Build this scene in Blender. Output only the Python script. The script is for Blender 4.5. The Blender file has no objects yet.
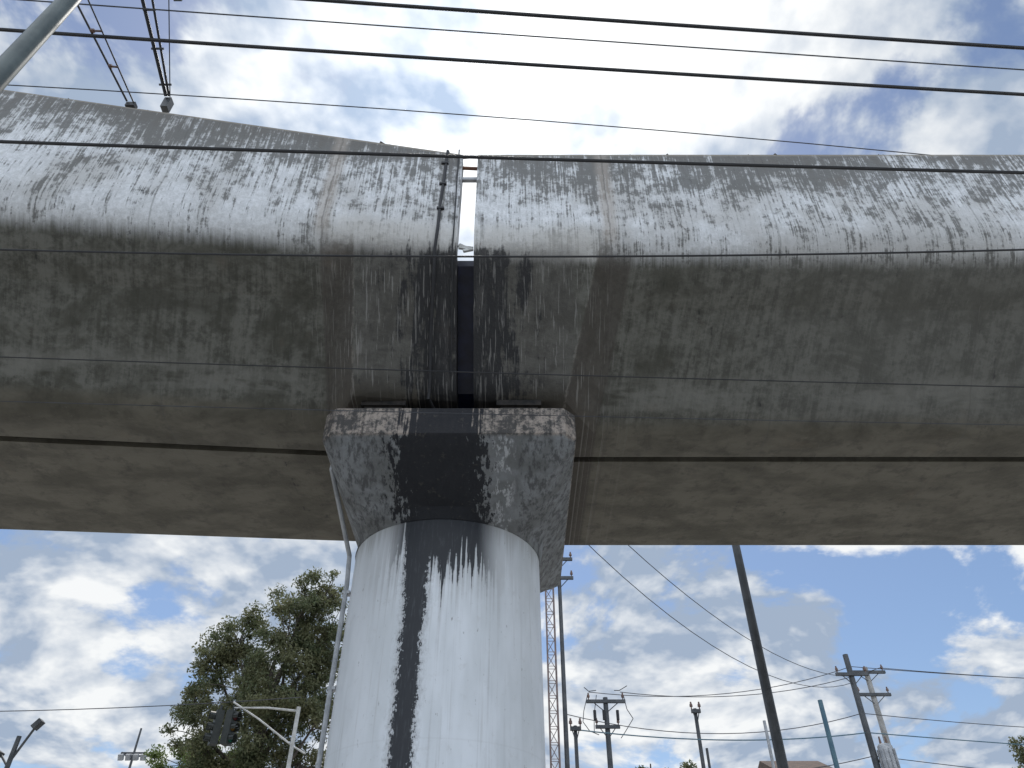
import bpy, math, random
import numpy as np
from mathutils import Vector, Matrix
random.seed(7); np.random.seed(7)
scene=bpy.context.scene
CAMZ=1.6
PITCH=math.radians(40)

# ------------------------------------------------------------------ helpers
class G:
    """node graph helper"""
    def __init__(s,nt):
        s.nt=nt; s.N=nt.nodes; s.L=nt.links
    def new(s,t,**k):
        n=s.N.new(t)
        for a,b in k.items(): setattr(n,a,b)
        return n
    def put(s,sock,v):
        if isinstance(v,bpy.types.NodeSocket): s.L.new(v,sock)
        elif v is not None:
            try: sock.default_value=v
            except Exception: sock.default_value=(v[0],v[1],v[2],1)
    def m(s,op,a,b=None,c=None,clamp=False):
        n=s.new('ShaderNodeMath',operation=op); n.use_clamp=clamp
        s.put(n.inputs[0],a)
        if b is not None: s.put(n.inputs[1],b)
        if c is not None: s.put(n.inputs[2],c)
        return n.outputs[0]
    def mul(s,*a):
        r=a[0]
        for b in a[1:]: r=s.m('MULTIPLY',r,b)
        return r
    def addm(s,*a):
        r=a[0]
        for b in a[1:]: r=s.m('ADD',r,b)
        return r
    def vm(s,op,a,b=None):
        n=s.new('ShaderNodeVectorMath',operation=op)
        s.put(n.inputs[0],a)
        if b is not None: s.put(n.inputs[1],b)
        return n.outputs[1] if op in('DOT_PRODUCT','LENGTH') else n.outputs[0]
    def noise(s,vec,scale,detail=4,rough=.55,dist=0):
        n=s.new('ShaderNodeTexNoise'); s.put(n.inputs['Vector'],vec)
        n.inputs['Scale'].default_value=scale; n.inputs['Detail'].default_value=detail
        n.inputs['Roughness'].default_value=rough; n.inputs['Distortion'].default_value=dist
        return n.outputs['Fac']
    def comb(s,x,y,z):
        n=s.new('ShaderNodeCombineXYZ'); s.put(n.inputs[0],x); s.put(n.inputs[1],y); s.put(n.inputs[2],z)
        return n.outputs[0]
    def sep(s,v):
        n=s.new('ShaderNodeSeparateXYZ'); s.put(n.inputs[0],v); return n.outputs
    def step(s,v,a,b):
        n=s.new('ShaderNodeMapRange'); n.interpolation_type='SMOOTHSTEP'
        s.put(n.inputs[0],v)
        if a<b:
            n.inputs[1].default_value=a;n.inputs[2].default_value=b;n.inputs[3].default_value=0;n.inputs[4].default_value=1
        else:
            n.inputs[1].default_value=b;n.inputs[2].default_value=a;n.inputs[3].default_value=1;n.inputs[4].default_value=0
        return n.outputs[0]
    def mix(s,f,a,b):
        n=s.new('ShaderNodeMix',data_type='RGBA')
        s.put(n.inputs[0],f)
        for i,v in((6,a),(7,b)):
            if isinstance(v,tuple): v=(v[0],v[1],v[2],1)
            s.put(n.inputs[i],v)
        return n.outputs[2]
    def obj(s): return s.new('ShaderNodeTexCoord').outputs['Object']

def newmat(name,rough=.85,metal=0):
    m=bpy.data.materials.new(name); m.use_nodes=True
    g=G(m.node_tree); b=m.node_tree.nodes['Principled BSDF']
    b.inputs['Roughness'].default_value=rough; b.inputs['Metallic'].default_value=metal
    return m,g,b
def bump(g,b,h,strength=.3,dist=.02):
    n=g.new('ShaderNodeBump'); n.inputs['Strength'].default_value=strength; n.inputs['Distance'].default_value=dist
    g.put(n.inputs['Height'],h); g.L.new(n.outputs[0],b.inputs['Normal'])
def simple(name,c1,c2,scale=6,rough=.7,metal=0,bs=0):
    m,g,b=newmat(name,rough,metal)
    o=g.obj(); n=g.noise(o,scale,3,.6)
    g.put(b.inputs['Base Color'],g.mix(g.step(n,.35,.65),c1,c2))
    if bs: bump(g,b,n,bs,.01)
    return m

class MB:
    def __init__(s): s.v=[];s.f=[];s.mi=[]
    def add(s,vs,fs,mi=0):
        o=len(s.v); s.v+= [tuple(v) for v in vs]; s.f+=[tuple(i+o for i in f) for f in fs]; s.mi+=[mi]*len(fs)
    def box(s,c,d,mi=0,rot=None):
        hx,hy,hz=d[0]/2,d[1]/2,d[2]/2
        vs=[Vector((x,y,z)) for x in(-hx,hx) for y in(-hy,hy) for z in(-hz,hz)]
        if rot is not None: vs=[rot@v for v in vs]
        vs=[v+Vector(c) for v in vs]
        s.add(vs,[(0,1,3,2),(4,6,7,5),(0,4,5,1),(2,3,7,6),(0,2,6,4),(1,5,7,3)],mi)
    def tube(s,pts,rad,seg=10,mi=0):
        pts=[Vector(p) for p in pts]; n=len(pts)
        if not hasattr(rad,'__len__'): rad=[rad]*n
        vs=[]; prev=None
        for i,p in enumerate(pts):
            t=(pts[min(i+1,n-1)]-pts[max(i-1,0)]).normalized()
            if prev is None:
                a=Vector((0,0,1)) if abs(t.z)<.9 else Vector((1,0,0))
                u=t.cross(a).normalized()
            else: u=(prev-t*prev.dot(t)).normalized()
            prev=u; w=t.cross(u)
            for k in range(seg):
                an=2*math.pi*k/seg
                vs.append(p+(u*math.cos(an)+w*math.sin(an))*rad[i])
        fs=[]
        for i in range(n-1):
            for k in range(seg):
                k2=(k+1)%seg
                fs.append((i*seg+k,i*seg+k2,(i+1)*seg+k2,(i+1)*seg+k))
        fs.append(tuple(reversed(range(seg)))); fs.append(tuple(range((n-1)*seg,n*seg)))
        s.add(vs,fs,mi)
    def obj(s,name,mats,parent=None,smooth=True,ang=35):
        me=bpy.data.meshes.new(name); me.from_pydata(s.v,[],s.f)
        for m in mats: me.materials.append(m)
        me.polygons.foreach_set('material_index',s.mi)
        me.update()
        import bmesh
        bm=bmesh.new(); bm.from_mesh(me); bmesh.ops.recalc_face_normals(bm,faces=bm.faces); bm.to_mesh(me); bm.free()
        if smooth:
            me.polygons.foreach_set('use_smooth',[True]*len(me.polygons))
            me.set_sharp_from_angle(angle=math.radians(ang))
        o=bpy.data.objects.new(name,me); scene.collection.objects.link(o)
        if parent: o.parent=parent
        return o
def empty(name):
    o=bpy.data.objects.new(name,None); scene.collection.objects.link(o); return o

# ------------------------------------------------------------------ materials
def girder_mat():
    m,g,b=newmat('stained_girder_concrete',.8)
    o=g.obj(); X,Y,Z=g.sep(o)[:3]
    A=g.addm; M=g.mul; S=g.step
    # height measured from the local coping (the left span's parapet climbs)
    Zp=A(Z,M(-.082,g.m('MINIMUM',g.m('MAXIMUM',A(M(X,-1),-.65),0),7),S(Z,8.4,10.2)))
    big=g.noise(o,.8,3,.6)
    fine=g.noise(o,16,3,.74)
    med=g.noise(o,4.5,4,.7)
    st=g.noise(g.comb(M(X,12.0),0,M(Z,.45)),1.4,4,.7)
    st2=g.noise(g.comb(M(X,34.0),3,M(Z,2.2)),1.3,3,.65)
    hb=S(Zp,8.75,10.2)
    s=A(M(st,.34),M(st2,.27),M(med,.34),M(fine,.24),M(big,.20),M(hb,.10))
    stain=S(s,.69,.79)
    clean=g.mix(S(fine,.3,.7),(.62,.63,.635),(.84,.85,.87))
    clean=g.mix(M(S(big,.42,.60),.65),clean,(.48,.47,.45))
    par=g.mix(M(stain,.90),clean,(.12,.118,.108))
    # dark mould fringe hanging from the coping
    fr=S(A(Zp,M(A(st,-.5),1.2),M(A(st2,-.5),.7),M(A(big,-.5),.5)),10.02,10.30)
    par=g.mix(M(fr,.68),par,(.15,.14,.125))
    par=g.mix(M(S(Zp,10.255,10.275),.6),par,(.36,.32,.26))
    # web: mottled, albedo lowered to carry the underside's shade
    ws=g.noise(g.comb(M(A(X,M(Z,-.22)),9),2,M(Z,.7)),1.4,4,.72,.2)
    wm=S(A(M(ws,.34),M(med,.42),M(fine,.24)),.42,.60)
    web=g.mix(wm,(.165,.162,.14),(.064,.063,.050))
    blotch=g.noise(g.comb(M(X,.8),Y,M(Z,1.6)),1.3,4,.7,.6)
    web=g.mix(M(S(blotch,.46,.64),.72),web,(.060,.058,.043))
    web=g.mix(M(S(X,1.2,4.5),.30),web,(.18,.178,.165))
    # light scratchy lime runs
    web=g.mix(M(S(A(M(st2,.6),M(ws,.4)),.60,.68),.35),web,(.26,.255,.23))
    # soffit: underside shade darkened into the colour here too
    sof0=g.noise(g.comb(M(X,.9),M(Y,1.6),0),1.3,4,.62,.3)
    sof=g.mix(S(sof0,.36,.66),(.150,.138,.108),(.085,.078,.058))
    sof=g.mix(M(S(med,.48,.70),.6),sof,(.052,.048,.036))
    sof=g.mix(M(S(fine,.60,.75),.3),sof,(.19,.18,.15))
    wash=M(S(Z,7.2,7.3),S(Z,7.62,7.42),S(g.noise(g.comb(M(X,.5),4,M(Z,3)),1.5,3,.7),.44,.58))
    web=g.mix(M(wash,.45),web,(.23,.225,.20))
    zz=A(Z,M(A(st,-.5),.22),M(A(big,-.5),.22),M(A(med,-.5),.12))
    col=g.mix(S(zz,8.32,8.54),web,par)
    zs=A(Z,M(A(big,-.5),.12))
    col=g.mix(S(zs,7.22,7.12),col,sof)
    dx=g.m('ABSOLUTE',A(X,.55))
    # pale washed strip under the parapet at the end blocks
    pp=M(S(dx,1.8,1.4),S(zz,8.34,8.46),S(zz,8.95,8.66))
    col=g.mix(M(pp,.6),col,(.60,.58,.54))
    zl=S(A(Z,M(A(med,-.5),.5)),8.60,8.36)
    # darker end-block faces
    eb=M(S(dx,1.50,1.15),zl)
    col=g.mix(M(eb,A(.30,M(med,.6))),col,(.070,.064,.058))
    # end-block transitions: facet shading painted in as a brown tone
    XR=A(X,M(-.29,g.m('MINIMUM',g.m('MAXIMUM',A(Z,-7.1),0),1.5)),.13)
    tr=M(A(M(S(X,-2.26,-2.2),S(X,-1.82,-1.85)),M(S(XR,.74,.78),S(XR,1.20,1.14))),zl)
    col=g.mix(M(tr,.72),col,g.mix(fine,(.085,.070,.057),(.045,.04,.034)))
    # pale broken lines drawn along the block-edge arrises
    for e in(g.m('ABSOLUTE',A(X,1.84)),g.m('ABSOLUTE',A(XR,-.75))):
        col=g.mix(M(S(A(e,M(A(fine,-.5),.05)),.020,.004),zl,S(med,.40,.60),.5),col,(.28,.26,.23))
    # black leaks beside the expansion joint
    jn=g.noise(g.comb(M(X,6),5,M(Z,.8)),1.6,4,.72,.5)
    jw=M(S(dx,1.30,.05),S(Z,8.66,8.34))
    js=S(A(M(jw,.46),jn,M(A(med,-.5),.6),M(A(fine,-.5),.18)),.66,.84)
    col=g.mix(M(js,.94),col,(.014,.014,.016))
    # fainter leak smears on the parapet next to the gap
    jp=M(S(dx,.55,.1),S(A(jn,M(A(med,-.5),.4)),.50,.62))
    col=g.mix(M(jp,.40),col,(.10,.095,.09))
    # pale lime drips
    ld=M(S(A(st2,M(jn,.25)),.71,.75),S(Z,8.6,8.2),S(dx,2.2,1.2))
    col=g.mix(M(ld,.45),col,(.34,.33,.31))
    # rusty tone
    rs=S(g.noise(o,1.5,3,.7),.6,.8)
    col=g.mix(M(rs,.16),col,(.20,.13,.08))
    # cold joints: either side of the end blocks
    for x0 in(-2.22,1.17):
        d_=g.m('ABSOLUTE',A(X,-x0,M(A(med,-.5),.07)))
        up=S(Z,8.45,8.7)
        col=g.mix(M(S(d_,.14,.03),up,.6),col,(.42,.37,.32))
        col=g.mix(M(S(d_,.016,.004),.45),col,(.10,.09,.08))
    # formwork panel joints, faint
    fx=g.m('ABSOLUTE',g.m('SUBTRACT',g.m('FRACT',A(M(X,.41),.2,M(A(med,-.5),.015))),.5))
    col=g.mix(M(S(fx,.006,.0015),S(dx,2.6,2.8),.35),col,(.10,.095,.085))
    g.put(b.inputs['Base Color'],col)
    b.inputs['Roughness'].default_value=.66
    bump(g,b,fine,.5,.018)
    return m
def column_mat():
    m,g,b=newmat('white_painted_column',.5)
    A=g.addm; M=g.mul; S=g.step
    o=g.obj(); X,Y,Z=g.sep(o)[:3]
    fine=g.noise(o,9,4,.7); big=g.noise(g.comb(M(X,2),Y,M(Z,.5)),1.4,3,.65)
    c=g.mix(S(big,.35,.7),(.69,.715,.74),(.57,.595,.61))
    c=g.mix(M(S(fine,.55,.75),.3),c,(.46,.46,.45))
    ang=g.m('ARCTAN2',A(X,.8),g.m('SUBTRACT',8.65,Y))
    fs=g.noise(g.comb(M(ang,14),0,M(Z,.35)),1.3,4,.7)
    c=g.mix(M(S(fs,.56,.72),.4),c,(.38,.375,.36))
    speck=g.noise(g.comb(M(ang,30),1,M(Z,9)),1.3,3,.7)
    c=g.mix(M(S(speck,.68,.73),.6),c,(.20,.20,.20))
    chip=S(g.noise(g.comb(M(X,7),0,M(Z,2.2)),1.7,4,.75),.68,.70)
    c=g.mix(M(chip,.7),c,(.22,.21,.20))
    lj=S(g.m('ABSOLUTE',g.m('SUBTRACT',g.m('FRACT',M(Z,.42)),.5)),.005,.0015)
    c=g.mix(M(lj,.10),c,(.35,.35,.34))
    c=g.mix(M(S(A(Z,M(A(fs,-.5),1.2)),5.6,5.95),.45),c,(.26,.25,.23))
    front=S(Y,8.7,8.6)
    wob=M(A(g.noise(g.comb(0,0,Z),1.3,4,.65),-.5),.22)
    d=g.m('ABSOLUTE',A(X,1.035,wob))
    en=g.noise(g.comb(M(X,7),0,M(Z,4)),4,5,.8)
    d=A(d,M(A(en,-.5),.30))
    w=g.m('SUBTRACT',d,M(S(Z,4.6,5.9),.05))
    leak=M(S(w,.112,.100),front)
    lh=M(S(w,.19,.10),front)
    dn=g.noise(g.comb(M(X,15),4,M(Z,.22)),1.5,3,.62)
    dlow=g.noise(g.comb(M(X,3.2),9,0),1.5,2,.6)
    en2=g.noise(g.comb(M(X,5),4,M(Z,4)),2.2,4,.7)
    env=M(S(X,-1.45,-1.15),S(X,-.12,-.40))
    lvl=A(M(S(Z,4.6,5.93),.36),M(dn,.85),M(dlow,.45),M(A(en2,-.5),.14))
    drip=M(S(lvl,.855,.885),front,env)
    halo=M(S(lvl,.68,.88),front,S(X,-1.8,-1.3),S(X,.3,-.3))
    c=g.mix(M(halo,.4),c,(.28,.27,.26))
    c=g.mix(M(lh,.45),c,(.25,.25,.25))
    inner=S(g.noise(g.comb(M(X,16),1,M(Z,2)),2,4,.7),.5,.75)
    blk=g.mix(inner,(.009,.011,.015),(.045,.048,.055))
    c=g.mix(g.m('MAXIMUM',leak,drip),c,blk)
    g.put(b.inputs['Base Color'],c)
    bump(g,b,fine,.12,.01)
    return m
def cap_mat():
    m,g,b=newmat('weathered_cap_concrete',.8)
    A=g.addm; M=g.mul; S=g.step
    o=g.obj(); X,Y,Z=g.sep(o)[:3]
    fine=g.noise(o,14,4,.74); big=g.noise(o,2.6,3,.65)
    st=g.noise(g.comb(M(X,13),M(Y,6),M(Z,.5)),1.5,4,.7)
    c=g.mix(S(big,.35,.65),(.25,.262,.27),(.15,.155,.153))
    c=g.mix(M(S(fine,.42,.72),.35),c,(.11,.108,.105))
    c=g.mix(M(S(st,.45,.62),.78),c,(.062,.062,.064))
    band=S(Z,6.46,6.50)
    bn=A(M(fine,.55),M(big,.25),M(st,.2))
    c=g.mix(M(band,.85),c,g.mix(S(bn,.42,.56),(.36,.30,.25),(.045,.04,.036)))
    pale=M(S(st,.48,.62),S(X,-.42,-.3),S(X,.1,-.05))
    c=g.mix(M(pale,.7,S(Z,6.5,6.45)),c,(.60,.61,.62))
    d=g.m('ABSOLUTE',A(X,.80,M(A(big,-.5),.4)))
    blk=S(A(M(S(d,.95,.08),.62),st,M(A(fine,-.5),.16),M(band,-.06)),.76,.86)
    c=g.mix(M(blk,.97),c,g.mix(S(fine,.55,.75),(.009,.010,.014),(.05,.045,.04)))
    g.put(b.inputs['Base Color'],c)
    bump(g,b,fine,.5,.025)
    return m
M_g=girder_mat(); M_col=column_mat(); M_cap=cap_mat()
M_dark=simple('gap_shade_black',(.004,.006,.022),(.010,.014,.045),5,.45)  # near-black blue standing in for the shade inside the open joint
M_edge=simple('edge_concrete',(.20,.18,.16),(.08,.075,.068),8,.9,bs=.4)
M_rust=simple('rusty_steel',(.26,.13,.08),(.15,.08,.06),12,.8)
M_cable=simple('black_cable',(.012,.012,.014),(.022,.022,.024),5,.55)
M_bear=simple('black_rubber_bearing',(.010,.010,.010),(.035,.03,.026),9,.9)
M_wireg=simple('weathered_wire',(.05,.055,.065),(.03,.03,.035),5,.5)
M_polec=simple('concrete_pole',(.38,.37,.35),(.28,.27,.25),4,.85)
M_poled=simple('dark_steel_pole',(.045,.05,.055),(.075,.08,.085),4,.5)
M_poleg=simple('green_grey_steel',(.11,.135,.13),(.07,.09,.088),4,.45)
M_blue=simple('blue_painted_steel',(.05,.12,.17),(.08,.16,.20),4,.5)
M_galv=simple('galvanised_steel',(.42,.43,.44),(.30,.31,.32),6,.45,.3)
M_white=simple('white_painted_steel',(.6,.6,.58),(.42,.42,.40),6,.5)
M_red=simple('faded_lattice_paint',(.24,.17,.155),(.15,.12,.11),6,.6)
M_por=simple('porcelain_insulator',(.10,.05,.035),(.16,.09,.06),6,.25)
M_black=simple('signal_housing',(.015,.02,.017),(.03,.035,.03),6,.5)
M_lred=simple('signal_lens_red',(.06,.01,.01),(.09,.015,.01),6,.2)
M_lamb=simple('signal_lens_amber',(.09,.05,.01),(.12,.07,.01),6,.2)
M_lgrn=simple('signal_lens_green',(.01,.05,.035),(.01,.08,.05),6,.2)
M_rag=simple('torn_plastic',(.6,.6,.58),(.4,.4,.38),20,.6)

# ------------------------------------------------------------------ viaduct
def arc(p0,p1,p2,n=7):
    out=[]
    for i in range(n+1):
        t=i/n
        out.append(((1-t)**2*p0[0]+2*t*(1-t)*p1[0]+t*t*p2[0],(1-t)**2*p0[1]+2*t*(1-t)*p1[1]+t*t*p2[1]))
    return out
def profile(r):
    L=lambda a,b:a+(b-a)*r
    top=[(5.65,8.7),(5.65,8.2),(5.65,7.7)]
    up=arc((5.65,7.25),(5.65,L(6.93,6.80)),(L(5.92,6.34),L(6.62,6.48)),8)
    lo=arc((L(6.66,7.08),L(5.68,5.84)),(L(6.80,7.36),5.5),(L(6.92,7.62),5.5),6)
    p=top+up+lo
    p+=[(8.02,5.5),(8.02,5.66),(8.13,5.66),(8.13,5.5),(10.4,5.5)]
    p+=arc((11.3,6.5),(11.65,6.86),(11.65,7.25),6)
    p+=[(11.65,8.7),(11.45,8.7),(11.45,6.9),(5.87,6.9),(5.87,8.68)]
    return p
def station(x):
    if x>=-.5:
        r=min(max((x-.75)/.4,0),1); k=0
    else:
        r=min(max((-1.84-x)/.36,0),1); k=-.65-x
    dy=-.11*k if k<20 else -.11*20-.16*(k-20)
    if k<=0: dy=0; 
    out=[]
    for (y,z) in profile(r):
        f=min(max((z-5.5)/3.2,0),1)
        kk=min(k,7)if k>0 else 0
        dz=kk*(-.02+.10*f*f)
        sx=(.29*min(max(z-5.5,0),1.5)-.13) if .7<x<1.2 else 0
        out.append((x+sx,y+dy,z+dz+CAMZ))
    return out
def loft(mb,xs):
    st=[station(x) for x in xs]; n=len(st[0])
    vs=[p for s_ in st for p in s_]; fs=[]
    for i in range(len(xs)-1):
        for k in range(n):
            k2=(k+1)%n
            fs.append((i*n+k,i*n+k2,(i+1)*n+k2,(i+1)*n+k))
    fs.append(tuple(range(n))); fs.append(tuple(range((len(xs)-1)*n,len(xs)*n)))
    mb.add(vs,fs,0)
via=empty('elevated_metro_viaduct')
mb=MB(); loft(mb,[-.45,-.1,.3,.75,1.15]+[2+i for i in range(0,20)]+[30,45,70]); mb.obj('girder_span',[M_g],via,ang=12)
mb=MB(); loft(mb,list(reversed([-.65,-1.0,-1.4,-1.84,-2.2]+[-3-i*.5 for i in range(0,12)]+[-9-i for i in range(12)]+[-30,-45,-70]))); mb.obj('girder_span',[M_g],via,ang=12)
mb=MB()
pr=[(5.98,6.96),(5.98,6.86),(6.25,6.55),(6.98,5.7),(7.2,5.62),(10.2,5.62),(11.2,6.6),(11.4,6.96)]
vs=[(x,y,z+CAMZ) for x in(-.66,-.44) for (y,z) in pr]; n=len(pr)
mb.add(vs,[tuple(range(n)),tuple(range(n,2*n))]+[(k,(k+1)%n,n+(k+1)%n,n+k) for k in range(n)])
mb.obj('dark_gap_filler',[M_dark],via,False)  # solid plug added inside the gap so it reads dark, not see-through
mb=MB()
for (x,y,z,dx,dz,a) in[(-.55,5.8,6.98,.17,.05,.2),(-.52,5.78,6.92,.12,.04,-.3),(-.6,5.82,7.03,.09,.05,.6)]:
    mb.box((x,y,z+CAMZ),(dx,.03,dz),0,Matrix.Rotation(a,3,'Y'))
mb.obj('torn_seal_strip',[M_rag],via)
mb=MB()
mb.box((-.55,5.74,8.52+CAMZ),(.20,.04,.025),0,Matrix.Rotation(.08,3,'Y'))
mb.box((-.55,5.75,8.28+CAMZ),(.20,.05,.05),1)
mb.tube([(-.45,5.72,8.735+CAMZ),(.4,5.70,8.73+CAMZ),(1.15,5.72,8.72+CAMZ)],.016,6)
mb.tube([(-.75,5.72,8.72+CAMZ),(-.3,5.70,8.745+CAMZ)],.018,6)
mb.obj('joint_plate',[M_rust,M_galv],via)
mb=MB()
pts=[(-.84,5.70,8.78),(-.85,5.62,8.74),(-.86,5.62,8.2),(-.88,5.62,7.6),(-.88,5.62,7.15),(-.90,5.68,6.86),(-.91,5.86,6.60),(-.94,6.3,6.02),(-.95,6.66,5.6),(-.96,6.72,5.42),(-.9,6.9,5.38)]
mb.tube([(x,y,z+CAMZ) for x,y,z in pts],.02,8)
for z,y in((8.45,5.62),(8.0,5.62),(7.5,5.62)):
    mb.box((-.87,y,z+CAMZ),(.09,.05,.03))
pts=[(-.70,5.63,8.78),(-.70,5.63,8.2),(-.69,5.63,7.2),(-.70,5.72,6.82),(-.70,5.9,6.6),(-.71,6.6,5.68)]
mb.tube([(x,y,z+CAMZ) for x,y,z in pts],.009,6)
mb.obj('drop_cable',[M_cable],via)
mb=MB()
for i in range(300):
    x=random.uniform(-9,11)
    s_=station(x)[0]
    if -.7<x<-.4: continue
    r=random.choice([.008,.012,.014,.02,.03])*random.uniform(.7,1.3)
    c=Vector((x,s_[1]+random.uniform(.01,.14),s_[2]+r*.4))
    vs=[c+Vector((random.uniform(.6,1.6)*r*a,random.uniform(.6,1.2)*r*bb,random.uniform(.6,1.1)*r*cc)) for a,bb,cc in((1,0,0),(0,1,0),(-1,0,0),(0,-1,0),(0,0,1),(0,0,-1))]
    mb.add(vs,[(0,1,4),(1,2,4),(2,3,4),(3,0,4),(1,0,5),(2,1,5),(3,2,5),(0,3,5)])
mb.obj('coping_rubble',[M_edge],via)
mb=MB()
for y in(7.4,8.85,9.4,10.8):
    mb.box((0,y,6.99+CAMZ),(60,.07,.16),0)
mb.obj('running_rail',[M_rust],via)

def pier(cx,cy,name='viaduct_pier'):
    P=empty(name)
    N=72
    mb=MB(); rings=[]
    for z,r in((-.2,1.17),(2,1.165),(4.25+CAMZ,1.14),(4.32+CAMZ,1.14)):
        rings.append([(-.8+r*math.cos(2*math.pi*k/N),8.65+r*math.sin(2*math.pi*k/N),z) for k in range(N)])
    vs=[p for r in rings for p in r]
    fs=[(i*N+k,i*N+(k+1)%N,(i+1)*N+(k+1)%N,(i+1)*N+k) for i in range(len(rings)-1) for k in range(N)]
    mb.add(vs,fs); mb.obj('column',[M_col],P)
    mb=MB()
    hx,hy,ch=1.40,1.95,.13
    ccx=-.70
    def rect(a,hx,hy,ch):
        c,s_=math.cos(a),math.sin(a)
        t=1e9
        if abs(c)>1e-6: t=min(t,hx/abs(c))
        if abs(s_)>1e-6: t=min(t,hy/abs(s_))
        t=min(t,(hx+hy-ch)/(abs(c)+abs(s_)))
        return c*t,s_*t
    ca=[math.atan2(hy-ch,hx),math.atan2(hy,hx-ch)]
    A=[2*math.pi*k/N for k in range(N)]
    for a in list(ca):
        for aa in(a,math.pi-a,math.pi+a,2*math.pi-a):
            j=min(range(N),key=lambda q:abs(A[q]-aa)); A[j]=aa
    lv=[]
    for z,f in((5.27,.995),(5.24,1.012),(4.90,1.012),(4.87,1.0)):
        lv.append([(ccx+rect(a,hx*f,hy*f,ch)[0],8.65+rect(a,hx*f,hy*f,ch)[1],z+CAMZ) for a in A])
    # flat battered faces blending into the round column
    for t in(.2,.4,.6,.8,1.0):
        ring=[]
        for a in A:
            x,y=rect(a,hx+( .98-hx)*t,hy+(1.10-hy)*t,ch*(1-t)+.12*t)
            rr_=math.hypot(x,y); R_=1.15
            if rr_<R_: x,y=x*R_/rr_,y*R_/rr_
            k=max(0,(t-.6)/.4)**1.6
            cxr,cyr=R_*math.cos(a),R_*math.sin(a)
            ring.append((ccx+x*(1-k)+cxr*k-.1*t,8.65+y*(1-k)+cyr*k,4.87-.57*t+CAMZ))
        lv.append(ring)
    vs=[p for r in lv for p in r]
    fs=[(i*N+k,i*N+(k+1)%N,(i+1)*N+(k+1)%N,(i+1)*N+k) for i in range(len(lv)-1) for k in range(N)]
    fs.append(tuple(range(N))); fs.append(tuple(range((len(lv)-1)*N,len(lv)*N)))
    mb.add(vs,fs); mb.obj('hammerhead_cap',[M_cap],P,ang=20)
    mb=MB()
    for x in(-1.5,.08):
        for y in(7.05,9.9):
            mb.box((x,y,5.30+CAMZ),(.58,.44,.06),0); mb.box((x,y,5.375+CAMZ),(.44,.36,.09),1); mb.box((x,y,5.46+CAMZ),(.52,.42,.078),1)
    mb.box((-.65,8.9,5.37+CAMZ),(2.2,2.4,.2),1)
    mb.obj('bearing_pad',[M_edge,M_bear],P)
    mb=MB()
    mb.tube([(-2.08,7.3,5.3+CAMZ),(-2.12,7.4,4.9+CAMZ),(-1.97,8.3,4.25+CAMZ),(-1.96,8.35,3.9+CAMZ),(-1.99,8.35,0.05)],.028,8)
    for z in(5.4,4.3,3.2,2.0,1.0): mb.box((-1.955,8.38,z),(.09,.1,.035))
    mb.obj('conduit',[M_galv],P)
    P.location=(cx,cy,0)
    return P
pier(0,0)
pier(24,0); pier(-24,-2.7)

# ------------------------------------------------------------------ overhead cables
def cable(a,b,r,sag=0,mat=None,ext=9,name='overhead_cable',n=40):
    a=Vector(a);b=Vector(b); d=b-a
    A=a-d*(ext/4); B=b+d*(ext/4)
    pts=[]
    for i in range(n+1):
        t=i/n; p=A.lerp(B,t)
        s_=(p-a).dot(d)/d.dot(d)
        p.z+=CAMZ - sag*4*(s_*(1-s_))
        pts.append(p)
    mb=MB(); mb.tube(pts,r,6); return mb.obj(name,[mat or M_cable])
cable((-5.16,3.15,8),(5.54,3.88,8),.021,.03)
cable((-5.93,3.78,9),(6.38,4.64,9),.009,.02,M_wireg)
cable((-5.1,3.45,7.5),(5.46,4.14,7.5),.020,.03)
cable((-6.5,4.83,9),(7.09,6.0,9),.008,-.15,M_wireg)
cable((-5.37,4.39,7),(5.57,4.77,7),.020,.02)
cable((-4.8,4.59,5.5),(4.8,4.59,5.5),.010,.10,ext=3)
cable((-5.1,5.54,5),(5.34,6.01,5),.006,.02)
cable((-4.92,5.62,4.5),(5.12,6.0,4.5),.004,.02,M_wireg)

def R(x,y,h): return (x,y,h+CAMZ)
mb=MB()
def run(a,b,r,far=16):
    a=Vector(R(*a));b=Vector(R(*b)); d=b-a
    pts=[a+d*(far*(i/14)**1.4) for i in range(15)]
    mb.tube(pts,r,8,0)
run((-4.62,5.20,9.38),(-4.76,4.22,10.0),.024)
run((-4.58,5.20,9.38),(-4.64,4.22,10.02),.016)
run((-4.56,5.20,9.36),(-4.42,4.22,10.0),.007)
mb.box(R(-4.6,5.27,9.28),(.09,.10,.22),1)
for t in(.12,.5,.9,1.3):
    p=Vector(R(-4.60,5.20,9.39)).lerp(Vector(R(-4.70,4.22,10.0)),t); mb.tube([p-Vector((.08,0,0)),p+Vector((.08,0,.0))],.016,6,1)
mb.obj('feeder_cable_bundle',[M_cable,M_poled])
mb=MB()
run((-5.08,5.18,9.22),(-5.63,4.22,10.0),.014)
run((-5.0,5.20,9.22),(-5.46,4.22,10.0),.010)
for t in(.35,.7,1.1):
    a=Vector(R(-5.08,5.18,9.22)).lerp(Vector(R(-5.63,4.22,10)),t);b_=Vector(R(-5.0,5.20,9.22)).lerp(Vector(R(-5.46,4.22,10)),t)
    mb.tube([a,b_],.015,6,1); mb.tube([a,a.lerp(b_,.3)],.03,8,1)
mb.box(R(-5.04,5.24,9.2),(.12,.08,.08),0)
mb.obj('feeder_cable_pair',[M_cable,M_por])
mb=MB()
mb.tube([(-4.22,3.02,0),(-4.21,3.03,4),(-4.18,3.10,9.5),(-4.14,3.14,12.5)],[.11,.10,.075,.065],16,0)
mb.tube([(-4.22,3.02,0),(-4.22,3.02,.5)],[.17,.17],16,0)
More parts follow.
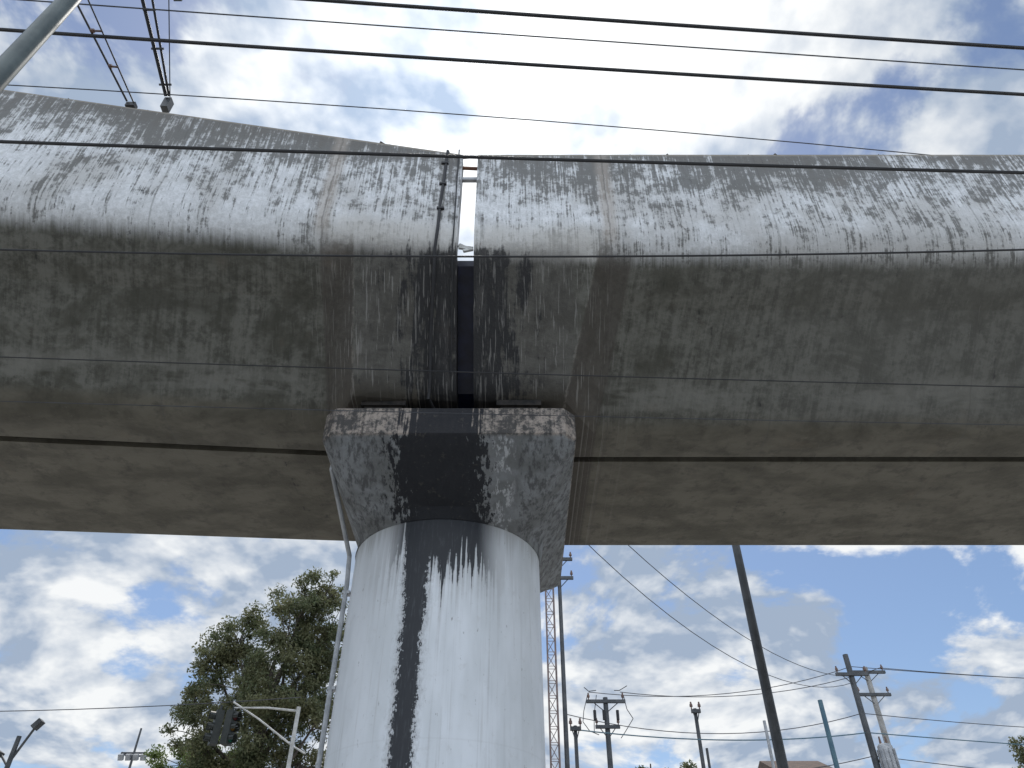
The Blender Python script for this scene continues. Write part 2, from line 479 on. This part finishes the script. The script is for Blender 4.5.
for z in(11.3,12.1):
    mb.box((-4.16,3.14,z),(.1,1.9,.10),0)
    for y in(2.4,2.9,3.5,4.0): mb.tube([(-4.16,y,z+.05),(-4.16,y,z+.2)],[.05,.03],10,1)
mb.obj('utility_pole',[M_poleg,M_por])

# ------------------------------------------------------------------ background street furniture
def util_pole(x,y,h,r0,r1,mat,arms=(),transformer=None,name='utility_pole',armmat=None,lean=0,ins=4):
    P=empty(name); P.location=(x,y,0)
    H=h+CAMZ
    mb=MB(); mb.tube([(0,0,0),(lean*.5,0,H*.5),(lean,0,H)],[r0,(r0+r1)/2,r1],12)
    mb.obj('post',[mat],P)
    if arms:
        mb=MB()
        for (dz,w) in arms:
            z=H-dz
            mb.box((lean,-.1,z),(w,.09,.10),0)
            mb.tube([(lean-w*.35,-.1,z),(lean,-.05,z-.35)],.015,6,0)
            mb.tube([(lean+w*.35,-.1,z),(lean,-.05,z-.35)],.015,6,0)
            for fx in((-.46,-.2,.2,.46) if ins==4 else (-.44,.44)):
                bx=lean+w*fx
                mb.tube([(bx,-.1,z+.05),(bx,-.1,z+.12),(bx,-.1,z+.13),(bx,-.1,z+.2),(bx,-.1,z+.21),(bx,-.1,z+.27)],[.02,.02,.05,.045,.03,.025],8,1)
        mb.obj('crossarm',[armmat or M_poled,M_por],P)
    if transformer:
        dz,sx=transformer; z=H-dz
        mb=MB()
        mb.tube([(sx,-.15,z-.45),(sx,-.15,z-.42),(sx,-.15,z+.4),(sx,-.15,z+.46),(sx,-.15,z+.5)],[.18,.23,.23,.19,.05],16,0)
        for k in range(8):
            a=k*math.pi/4; mb.box((sx+.26*math.cos(a),-.15+.26*math.sin(a),z),(.05,.05,.6),0,Matrix.Rotation(a,3,'Z'))
        for q in(-.1,.1): mb.tube([(sx+q,-.15,z+.45),(sx+q,-.15,z+.7)],[.045,.025],8,1)
        mb.box((sx/2,-.05,z),(abs(sx),.06,.08),2)
        mb.obj('transformer_tank',[M_galv,M_por,M_poled],P)
    return P
util_pole(11.57,26,9.54,.14,.09,M_poled,((.7,1.1),),transformer=(3.4,.36),ins=2)
util_pole(13.05,28,9.8,.14,.09,M_polec,((.2,1.3),(1.0,1.2)),ins=2)
util_pole(9.5,24,7.4,.09,.07,M_blue)
util_pole(7.65,24,6.8,.06,.045,M_galv)
util_pole(1.62,24,12.25,.085,.06,M_poled,((.15,.95),(.85,.95)),ins=2)
P=util_pole(3.12,26,8.1,.11,.08,M_poled,((.15,1.3),(.95,.8)),ins=2)
mb=MB()
for a,b_ in(((-.6,9.75),(-.8,8.9)),((-.8,8.9),(-.3,8.5)),((.6,9.75),(.85,9.0)),((.85,9.0),(.4,8.4)),((-.3,9.75),(-.45,8.6)),((.3,9.9),(.75,10.05)),((-.3,9.9),(-.7,10.0))):
    mid=((a[0]+b_[0])/2-.05,-.12,(a[1]+b_[1])/2-.08)
    mb.tube([(a[0],-.12,a[1]),mid,(b_[0],-.12,b_[1])],.013,6)
for x in(-.4,-.1,.35): mb.tube([(x,-.16,8.95),(x,-.16,9.25)],[.05,.05],8)
mb.obj('jumper_wire',[M_cable],P)
def lamp(x,y,h,r,mat,arm=1.4,name='street_lamp',dirn=1):
    P=empty(name); P.location=(x,y,0); H=h+CAMZ
    mb=MB(); mb.tube([(0,0,0),(0,0,.4)],[r*2.0,r*1.7],14); mb.tube([(0,0,.4),(0,0,H*.5),(0,0,H)],[r*1.2,r,r*.75],14)
    sg=dirn
    mb.tube([(0,0,H-.1),(sg*arm*.4,0,H+.25),(sg*arm,0,H+.4)],[r*.6,r*.45,r*.4],8)
    mb.obj('post',[mat],P)
    mb=MB(); cx=sg*(arm+.22)
    mb.add([(cx-.3,-.11,H+.38),(cx+.3,-.08,H+.40),(cx+.3,.08,H+.40),(cx-.3,.11,H+.38),(cx-.26,-.07,H+.5),(cx+.2,-.05,H+.47),(cx+.2,.05,H+.47),(cx-.26,.07,H+.5)],[(0,1,2,3),(4,5,6,7),(0,1,5,4),(1,2,6,5),(2,3,7,6),(3,0,4,7)])
    mb.obj('luminaire',[M_galv],P)
    return P
lamp(4.62,14,10.4,.09,M_poled,1.2,dirn=1)
util_pole(5.6,24,7.15,.075,.055,M_poled,((.1,.28),),ins=2)
util_pole(5.85,24.3,6.1,.05,.04,M_poled)
util_pole(1.75,22,6.1,.065,.05,M_poled,((.1,.3),),ins=2)
P=empty('floodlight_pole'); P.location=(-12.3,20,0)
mb=MB(); mb.tube([(0,0,0),(0,0,6.9)],[.09,.055],12); mb.tube([(0,0,6.3),(.25,0,6.95),(.33,0,7.15)],.03,8); mb.tube([(0,0,6.2),(-.3,0,6.5)],.026,8)
mb.obj('post',[M_poled],P)
mb=MB(); mb.box((.35,0,7.18),(.24,.2,.12),0,Matrix.Rotation(-.9,3,'Y')); mb.box((-.36,0,6.52),(.22,.2,.11),0,Matrix.Rotation(.5,3,'Y'))
mb.obj('lamp_head',[M_poled],P)
P=empty('high_mast_light'); P.location=(-16.3,35,0)
mb=MB(); mb.tube([(0,0,0),(0,0,11.2)],[.12,.04],12)
mb.tube([(-.55,0,10.2),(.55,0,10.2)],.04,6); mb.tube([(-.5,.5,10.2),(.5,.5,10.2)],.04,6)
for x in(-.5,.5): mb.tube([(x,-.05,10.2),(x,.55,10.2)],.04,6)
mb.obj('post',[M_poled],P)
mb=MB()
for x in(-.48,-.16,.16,.48): mb.box((x,-.06,10.02),(.2,.15,.24),0,Matrix.Rotation(.5,3,'X'))
mb.obj('lamp_head',[M_galv],P)
P=empty('lattice_mast'); P.location=(1.27,24,0)
w=.13
mb=MB()
cs=[(-w,-w),(w,-w),(w,w),(-w,w)]
for (x,y) in cs: mb.tube([(x,y,0),(x,y,17)],.026,6,0)
z=.1
while z<16.6:
    for i in range(4):
        a=cs[i];b_=cs[(i+1)%4]
        mb.tube([(a[0],a[1],z),(b_[0],b_[1],z+.45)],.011,5,0)
        mb.tube([(a[0],a[1],z+.45),(b_[0],b_[1],z+.45)],.010,5,0)
    z+=.45
mb.box((0,0,.1),(.8,.8,.2),1)
mb.obj('lattice',[M_red,M_galv],P)
P=empty('traffic_light'); P.location=(-5.45,20,0)
mb=MB()
mb.tube([(0,0,0),(0,0,.3)],[.16,.14],14); mb.tube([(0,0,.3),(0,0,7.6)],[.065,.05],14)
mb.tube([(0,0,7.5),(-.8,0,7.58),(-1.65,0,7.58)],[.03,.025,.02],8)
mb.tube([(.35,0,6.50),(0,0,6.68),(-.95,0,7.30),(-1.7,0,7.72)],.022,8)
mb.obj('mast_arm',[M_white],P)
for j,(hx,rz) in enumerate(((-1.66,math.radians(75)),(-1.98,math.radians(-60)))):
    mb=MB(); zt=.0
    mb.box((0,.0,zt-.40),(.25,.19,.80),0)
    mb.tube([(0,0,zt),(0,0,zt+.14)],.03,6,0)
    for q,mi in((0,1),(1,2),(2,3)):
        zc=zt-.14-.26*q
        mb.tube([(0,-.095,zc),(0,-.11,zc)],.09,14,mi)
        for a in range(-2,8):
            an=math.radians(a*30-15)
            x=math.cos(an)*.105;z2=math.sin(an)*.105
            if z2>-.09: mb.box((x,-.16,zc+z2),(.05,.15,.012),0,Matrix.Rotation(-(an-math.pi/2),3,'Y'))
    o=mb.obj('signal_head',[M_black,M_lred,M_lamb,M_lgrn],P); o.location=(hx,0,7.5); o.rotation_euler=(0,0,rz)
def wire(pts,r,mat=M_wireg,name='distant_power_line',sag=.0,n=16):
    out=[]
    for i in range(len(pts)-1):
        a=Vector(pts[i]);b_=Vector(pts[i+1])
        for k in range(n+(i==len(pts)-2)):
            t=k/n; p=a.lerp(b_,t); p.z-=sag*4*t*(1-t); out.append(p)
    mb=MB(); mb.tube(out,r,5); return mb.obj(name,[mat])
for dx,dz in((-.55,10.75),(.5,10.7)):
    wire([(3.12+dx,25.9,9.85),(13.05+dx,27.9,dz+.65),(40,32,12.6)],.013,sag=.5)
wire([(-25,22,8.3),(-5.5,20.2,7.9)],.012,sag=.3)
wire([(1.75,22,7.6),(11.57,26,8.6),(40,33,9.4)],.018,M_blue,sag=.25)
wire([(1.75,22,6.4),(11.57,26,7.9),(40,33,7.7)],.013,sag=.3)
wire([(1.6,24,8.6),(11.57,26,9.2),(40,33,11)],.013,sag=.6)
wire([(2.0,15,10.2),(11.57,26,10.4)],.010,sag=.9)
wire([(1.3,15,10.0),(11.57,26,10.2)],.010,sag=1.3)

# ------------------------------------------------------------------ trees
def leafmat(name,c1,c2,c3):
    m,g,b=newmat(name,.65)
    o=g.obj()
    n=g.noise(o,1.1,2,.6); n2=g.noise(o,14,1,.6)
    c=g.mix(g.step(n,.38,.62),c1,c2); c=g.mix(g.m('MULTIPLY',g.step(n2,.5,.7),.7),c,c3)
    g.put(b.inputs['Base Color'],c)
    tr=g.new('ShaderNodeBsdfTranslucent'); g.put(tr.inputs[0],c)
    mx=g.new('ShaderNodeMixShader'); mx.inputs[0].default_value=.4
    g.L.new(b.outputs[0],mx.inputs[1]); g.L.new(tr.outputs[0],mx.inputs[2])
    out=[q for q in g.N if q.type=='OUTPUT_MATERIAL'][0]; g.L.new(mx.outputs[0],out.inputs[0])
    return m
M_leaf=leafmat('tree_leaves',(.095,.12,.055),(.17,.175,.085),(.24,.22,.13))
M_leaf2=leafmat('bright_leaves',(.12,.17,.05),(.17,.22,.06),(.2,.24,.08))
M_bark=simple('bark',(.12,.10,.08),(.06,.052,.045),9,.9)
def tree(name,base,clumps,nl,leaf,mat,trunk_r,seed,nsub=15):
    rs=np.random.RandomState(seed); rr=random.Random(seed)
    P=empty(name); P.location=base
    B=Vector(base)
    cl=[(Vector((x,y,z))-B,r) for x,y,z,r in clumps]
    zmin=min(c.z for c,r in cl); cen=sum((c for c,r in cl),Vector())/len(cl)
    f0=Vector((cen.x*.25,cen.y*.25,zmin*.75))
    top=Vector((cen.x*.7,cen.y*.5,cen.z+1.0))
    mb=MB()
    trunk=[Vector((0,0,-.1)),Vector((.08,0,f0.z*.4)),f0,f0.lerp(top,.35)+Vector((.15,0,0)),f0.lerp(top,.7),top]
    mb.tube(trunk,[trunk_r*1.25,trunk_r,trunk_r*.85,trunk_r*.6,trunk_r*.4,trunk_r*.15],10)
    subs=[]
    for c,r in cl:
        k=min(max((c.z*.72-f0.z)/max(top.z-f0.z,.1),0),.95)
        s_=f0.lerp(top,k); m_=s_.lerp(c,.55)+Vector((rr.uniform(-.2,.2),rr.uniform(-.2,.2),-.15))
        mb.tube([s_,s_.lerp(m_,.5)+Vector((0,0,.1)),m_,c],[trunk_r*.4,trunk_r*.3,trunk_r*.2,trunk_r*.08],7)
        for j in range(nsub):
            d=Vector(rs.normal(size=3)); d.normalize()
            q=c+d*r*rr.uniform(.3,1.12)
            subs.append((q,r*rr.uniform(.2,.42)))
            mb.tube([c.lerp(m_,.4*rr.random()),c.lerp(q,.6),q],[trunk_r*.09,trunk_r*.05,.008],5)
    mb.obj('trunk_and_limbs',[M_bark],P)
    w=np.array([r**2 for q,r in subs]); w/=w.sum()
    idx=rs.choice(len(subs),nl,p=w)
    C=np.array([tuple(subs[i][0]) for i in idx]); Rr=np.array([subs[i][1] for i in idx])
    d=rs.normal(size=(nl,3)); d/=np.linalg.norm(d,axis=1)[:,None]
    C=C+d*(Rr*rs.uniform(.05,1.35,nl)**.8)[:,None]*np.array([1,1,.75])
    u=rs.normal(size=(nl,3)); u/=np.linalg.norm(u,axis=1)[:,None]
    v=np.cross(u,rs.normal(size=(nl,3))); v/=np.linalg.norm(v,axis=1)[:,None]
    L=leaf*rs.uniform(.6,1.3,nl)[:,None]; W=L*.42
    V=np.empty((nl,4,3)); V[:,0]=C-u*L;V[:,1]=C+v*W;V[:,2]=C+u*L;V[:,3]=C-v*W
    me=bpy.data.meshes.new('foliage')
    me.vertices.add(nl*4); me.vertices.foreach_set('co',V.reshape(-1))
    me.loops.add(nl*4); me.loops.foreach_set('vertex_index',np.arange(nl*4))
    me.polygons.add(nl); me.polygons.foreach_set('loop_start',np.arange(nl)*4); 
    me.materials.append(mat); me.update(calc_edges=True); me.validate()
    o=bpy.data.objects.new('foliage',me); scene.collection.objects.link(o); o.parent=P
    return P
Z=CAMZ
tree('leafy_tree',(-8.0,25.3,0),[(-7.2,25,10.9+Z,1.0),(-6.6,25.3,11.4+Z,.75),(-7.5,24.8,9.84+Z,1.1),(-6.5,25.5,9.33+Z,1.1),(-9.3,25,9.7+Z,1.0),(-6.3,25.4,10.2+Z,.85),
 (-9.9,25.2,8.93+Z,.95),(-8.65,24.6,8.04+Z,1.2),(-10.3,25.3,7.8+Z,.8),(-6.9,25,8.04+Z,1.2),(-7.6,24.6,6.95+Z,1.2),(-9.7,25,6.7+Z,1.0),(-6.1,25.2,7.3+Z,1.0),(-8.0,25,5.7+Z,1.2),
 (-6.6,25.6,6.0+Z,1.1),(-8.4,26.0,9.1+Z,.9),(-9.4,25,5.4+Z,1.1)],85000,.058,M_leaf,.26,5,20)
tree('leafy_tree',(-12.6,31,0),[(-12.5,31,7.2+Z,1.0),(-11.6,31,6.9+Z,1.1),(-13.4,31,6.3+Z,1.0),(-10.6,31,7.2+Z,1.0),(-12.2,30.5,5.5+Z,1.2),(-9.9,31,6.4+Z,1.1)],30000,.066,M_leaf2,.2,9)
tree('leafy_tree',(19.6,30,0),[(19.3,30,7.2+Z,.7),(20.2,30,6.7+Z,1.0),(19.0,30,6.2+Z,.8),(20.8,30,7.6+Z,.9)],12000,.07,M_leaf,.18,11)
tree('leafy_tree',(5.4,34,0),[(5.2,34,7.3+Z,.5),(5.9,34,7.0+Z,.7),(4.6,34,6.8+Z,.8),(7.2,34,7.0+Z,.8),(6.6,34,6.6+Z,.9)],12000,.07,M_leaf,.18,13)

# ------------------------------------------------------------------ ground, road, buildings
M_soil=simple('ground_dry_grass',(.12,.12,.07),(.18,.15,.11),1.5,.95)
M_asph=simple('asphalt',(.05,.05,.052),(.08,.08,.08),12,.9)
M_pave=simple('pavement_concrete',(.40,.39,.37),(.30,.29,.275),2,.9)
M_line=simple('road_paint',(.65,.65,.62),(.45,.45,.42),10,.7)
def sheet(name,x0,x1,y0,y1,z,mat,h=0):
    mb=MB()
    if h==0: mb.add([(x0,y0,z),(x1,y0,z),(x1,y1,z),(x0,y1,z)],[(0,1,2,3)])
    else: mb.box(((x0+x1)/2,(y0+y1)/2,z+h/2),(x1-x0,y1-y0,h))
    return mb.obj(name,[mat],None,False)
sheet('ground',-2500,2500,-2500,2500,0,M_soil)
sheet('road',-400,400,-14,-6,.004,M_asph)
sheet('road',-400,400,31,39,.004,M_asph)
sheet('pavement',-400,400,-5.8,30.7,-.02,M_pave,.15)
sheet('pavement',-400,400,39.2,44,-.02,M_pave,.15)
for y in(-5.9,30.85,39.1): sheet('kerb',-400,400,y-.1,y+.1,-.02,M_polec,.17)
mb=MB()
for y in(-10,35):
    for i in range(-25,25): mb.add([(i*6,y-.07,.008),(i*6+3,y-.07,.008),(i*6+3,y+.07,.008),(i*6,y+.07,.008)],[(0,1,2,3)])
mb.obj('lane_marking',[M_line],None,False)
M_glass=simple('window_glass',(.03,.04,.05),(.05,.06,.07),2,.15)
def building(x,y,w,d,storeys,col,roof='flat',sh=2.9,name='apartment_building'):
    P=empty(name); P.location=(x,y,0); H=storeys*sh
    wm=simple(name+'_wall',col,tuple(c*.75 for c in col),1.2,.9)
    mb=MB(); mb.box((0,0,H/2),(w,d,H)); mb.obj('walls',[wm],P,False)
    mb=MB(); nb=max(2,int(w/2.4))
    for s_ in range(storeys):
        for k in range(nb):
            cx=-w/2+(k+.5)*w/nb; cz=s_*sh+1.6
            if s_==0 and k==nb//2: continue
            mb.box((cx,-d/2-.01,cz),(1.15,.08,1.25),1); mb.box((cx,-d/2-.035,cz),(1.0,.08,1.1),0)
            mb.box((cx,-d/2-.07,cz),(.05,.06,1.1),1); mb.box((cx,-d/2-.08,cz-.68),(1.3,.2,.08),1)
    mb.obj('windows',[M_glass,M_polec],P,False)
    mb=MB(); cx=-w/2+(nb//2+.5)*w/nb; mb.box((cx,-d/2-.03,1.05),(1.0,.1,2.1)); mb.obj('door',[M_poled],P,False)
    mb=MB()
    if roof=='flat':
        for (a,b_,c,e) in((0,-d/2+.05,w+.2,.2),(0,d/2-.05,w+.2,.2),(-w/2,0,.2,d-.32),(w/2,0,.2,d-.32)): mb.box((a,b_,H+.25),(c,e,.5))
        mb.tube([(w*.25,0,H),(w*.25,0,H+.15),(w*.25,0,H+1.1),(w*.25,0,H+1.25)],[.55,.55,.5,.2],14)
    else:
        o_=.35
        mb.add([(-w/2-o_,-d/2-o_,H+.02),(w/2+o_,-d/2-o_,H+.02),(w/2+o_,d/2+o_,H+.02),(-w/2-o_,d/2+o_,H+.02),(-w/2-o_,0,H+1.4),(w/2+o_,0,H+1.4)],[(0,1,5,4),(2,3,4,5),(0,4,3),(1,2,5),(0,3,2,1)])
    mb.obj('roof',[simple('weathered_tiles',(.13,.085,.065),(.08,.06,.05),4,.9) if roof!='flat' else M_polec],P,False)
building(16.6,49,2.8,6,4,(.40,.30,.2),'gable',2.95,'narrow_house')
building(24,50,9,9,3,(.45,.42,.36)); building(6,51,8,9,3,(.5,.47,.42)); building(-6,50,9,9,3,(.38,.26,.2)); building(-20,50,11,9,3,(.45,.45,.42)); building(-34,52,12,9,2,(.42,.36,.28)); building(38,52,12,9,2,(.5,.45,.4))

# ------------------------------------------------------------------ sky
SUN_EL=math.radians(62); SUN_AZ=math.radians(-6)
sd=Vector((math.sin(SUN_AZ)*math.cos(SUN_EL),math.cos(SUN_AZ)*math.cos(SUN_EL),math.sin(SUN_EL)))
w=bpy.data.worlds.new('World'); scene.world=w; w.use_nodes=True
g=G(w.node_tree); g.N.clear()
out=g.new('ShaderNodeOutputWorld')
sky=g.new('ShaderNodeTexSky',sky_type='NISHITA'); sky.sun_disc=False
sky.sun_elevation=SUN_EL; sky.sun_rotation=SUN_AZ; sky.dust_density=.6; sky.ozone_density=2.5
b1=g.new('ShaderNodeBackground'); g.L.new(sky.outputs[0],b1.inputs[0]); b1.inputs[1].default_value=.12
tc=g.new('ShaderNodeTexCoord').outputs['Generated']
d=g.vm('NORMALIZE',tc); sx=g.sep(d)
den=g.m('ADD',g.m('MAXIMUM',sx[2],0),.32)
q=g.vm('DIVIDE',d,g.comb(den,den,den))
q=g.vm('ADD',q,(3.1,1.7,0))
n1=g.noise(q,2.9,7,.58,.2)
n3=g.noise(g.vm('ADD',q,(.0,.045,0)),2.9,5,.58,.2)
n2=g.noise(g.vm('ADD',q,(5.2,.4,1.3)),2.6,5,.6,.3)
dot=g.m('MAXIMUM',g.vm('DOT_PRODUCT',d,tuple(sd)),0)
glow=g.m('POWER',dot,26)
cov=g.step(g.m('ADD',n1,g.m('MULTIPLY',glow,.12)),.425,.50)
shade=g.m('ADD',g.m('MULTIPLY',g.step(n2,.42,.64),.8),g.m('MULTIPLY',g.m('SUBTRACT',n1,n3),6.0))
shade=g.m('ADD',shade,g.m('MULTIPLY',glow,.6),clamp=True)
cc=g.mix(shade,(.38,.47,.61),(.97,.99,1.0))
b2=g.new('ShaderNodeBackground'); g.L.new(cc,b2.inputs[0])
# unseen clouds behind the camera, brightness added to light the parapet face
back=g.step(sx[1],.15,-.45)
g.put(b2.inputs[1],g.addm(.96,g.m('MULTIPLY',glow,.55),g.m('MULTIPLY',back,1.35)))
mx=g.new('ShaderNodeMixShader'); g.put(mx.inputs[0],cov)
g.L.new(b1.outputs[0],mx.inputs[1]); g.L.new(b2.outputs[0],mx.inputs[2]); g.L.new(mx.outputs[0],out.inputs[0])

sl=bpy.data.lights.new('sun','SUN'); sl.energy=2.6; sl.angle=math.radians(10); sl.color=(1,.95,.88)
so=bpy.data.objects.new('sun',sl); scene.collection.objects.link(so)
so.rotation_euler=sd.to_track_quat('Z','Y').to_euler(); so.location=(0,0,60)

cam=bpy.data.cameras.new('camera'); cam.sensor_width=36; cam.lens=750/1024*36; cam.clip_end=6000; cam.clip_start=.05
co=bpy.data.objects.new('camera',cam); scene.collection.objects.link(co)
co.location=(0,0,CAMZ); co.rotation_euler=(math.pi/2+PITCH,0,0)
scene.camera=co
scene.view_settings.view_transform='Standard'; scene.view_settings.look='None'; scene.view_settings.exposure=0
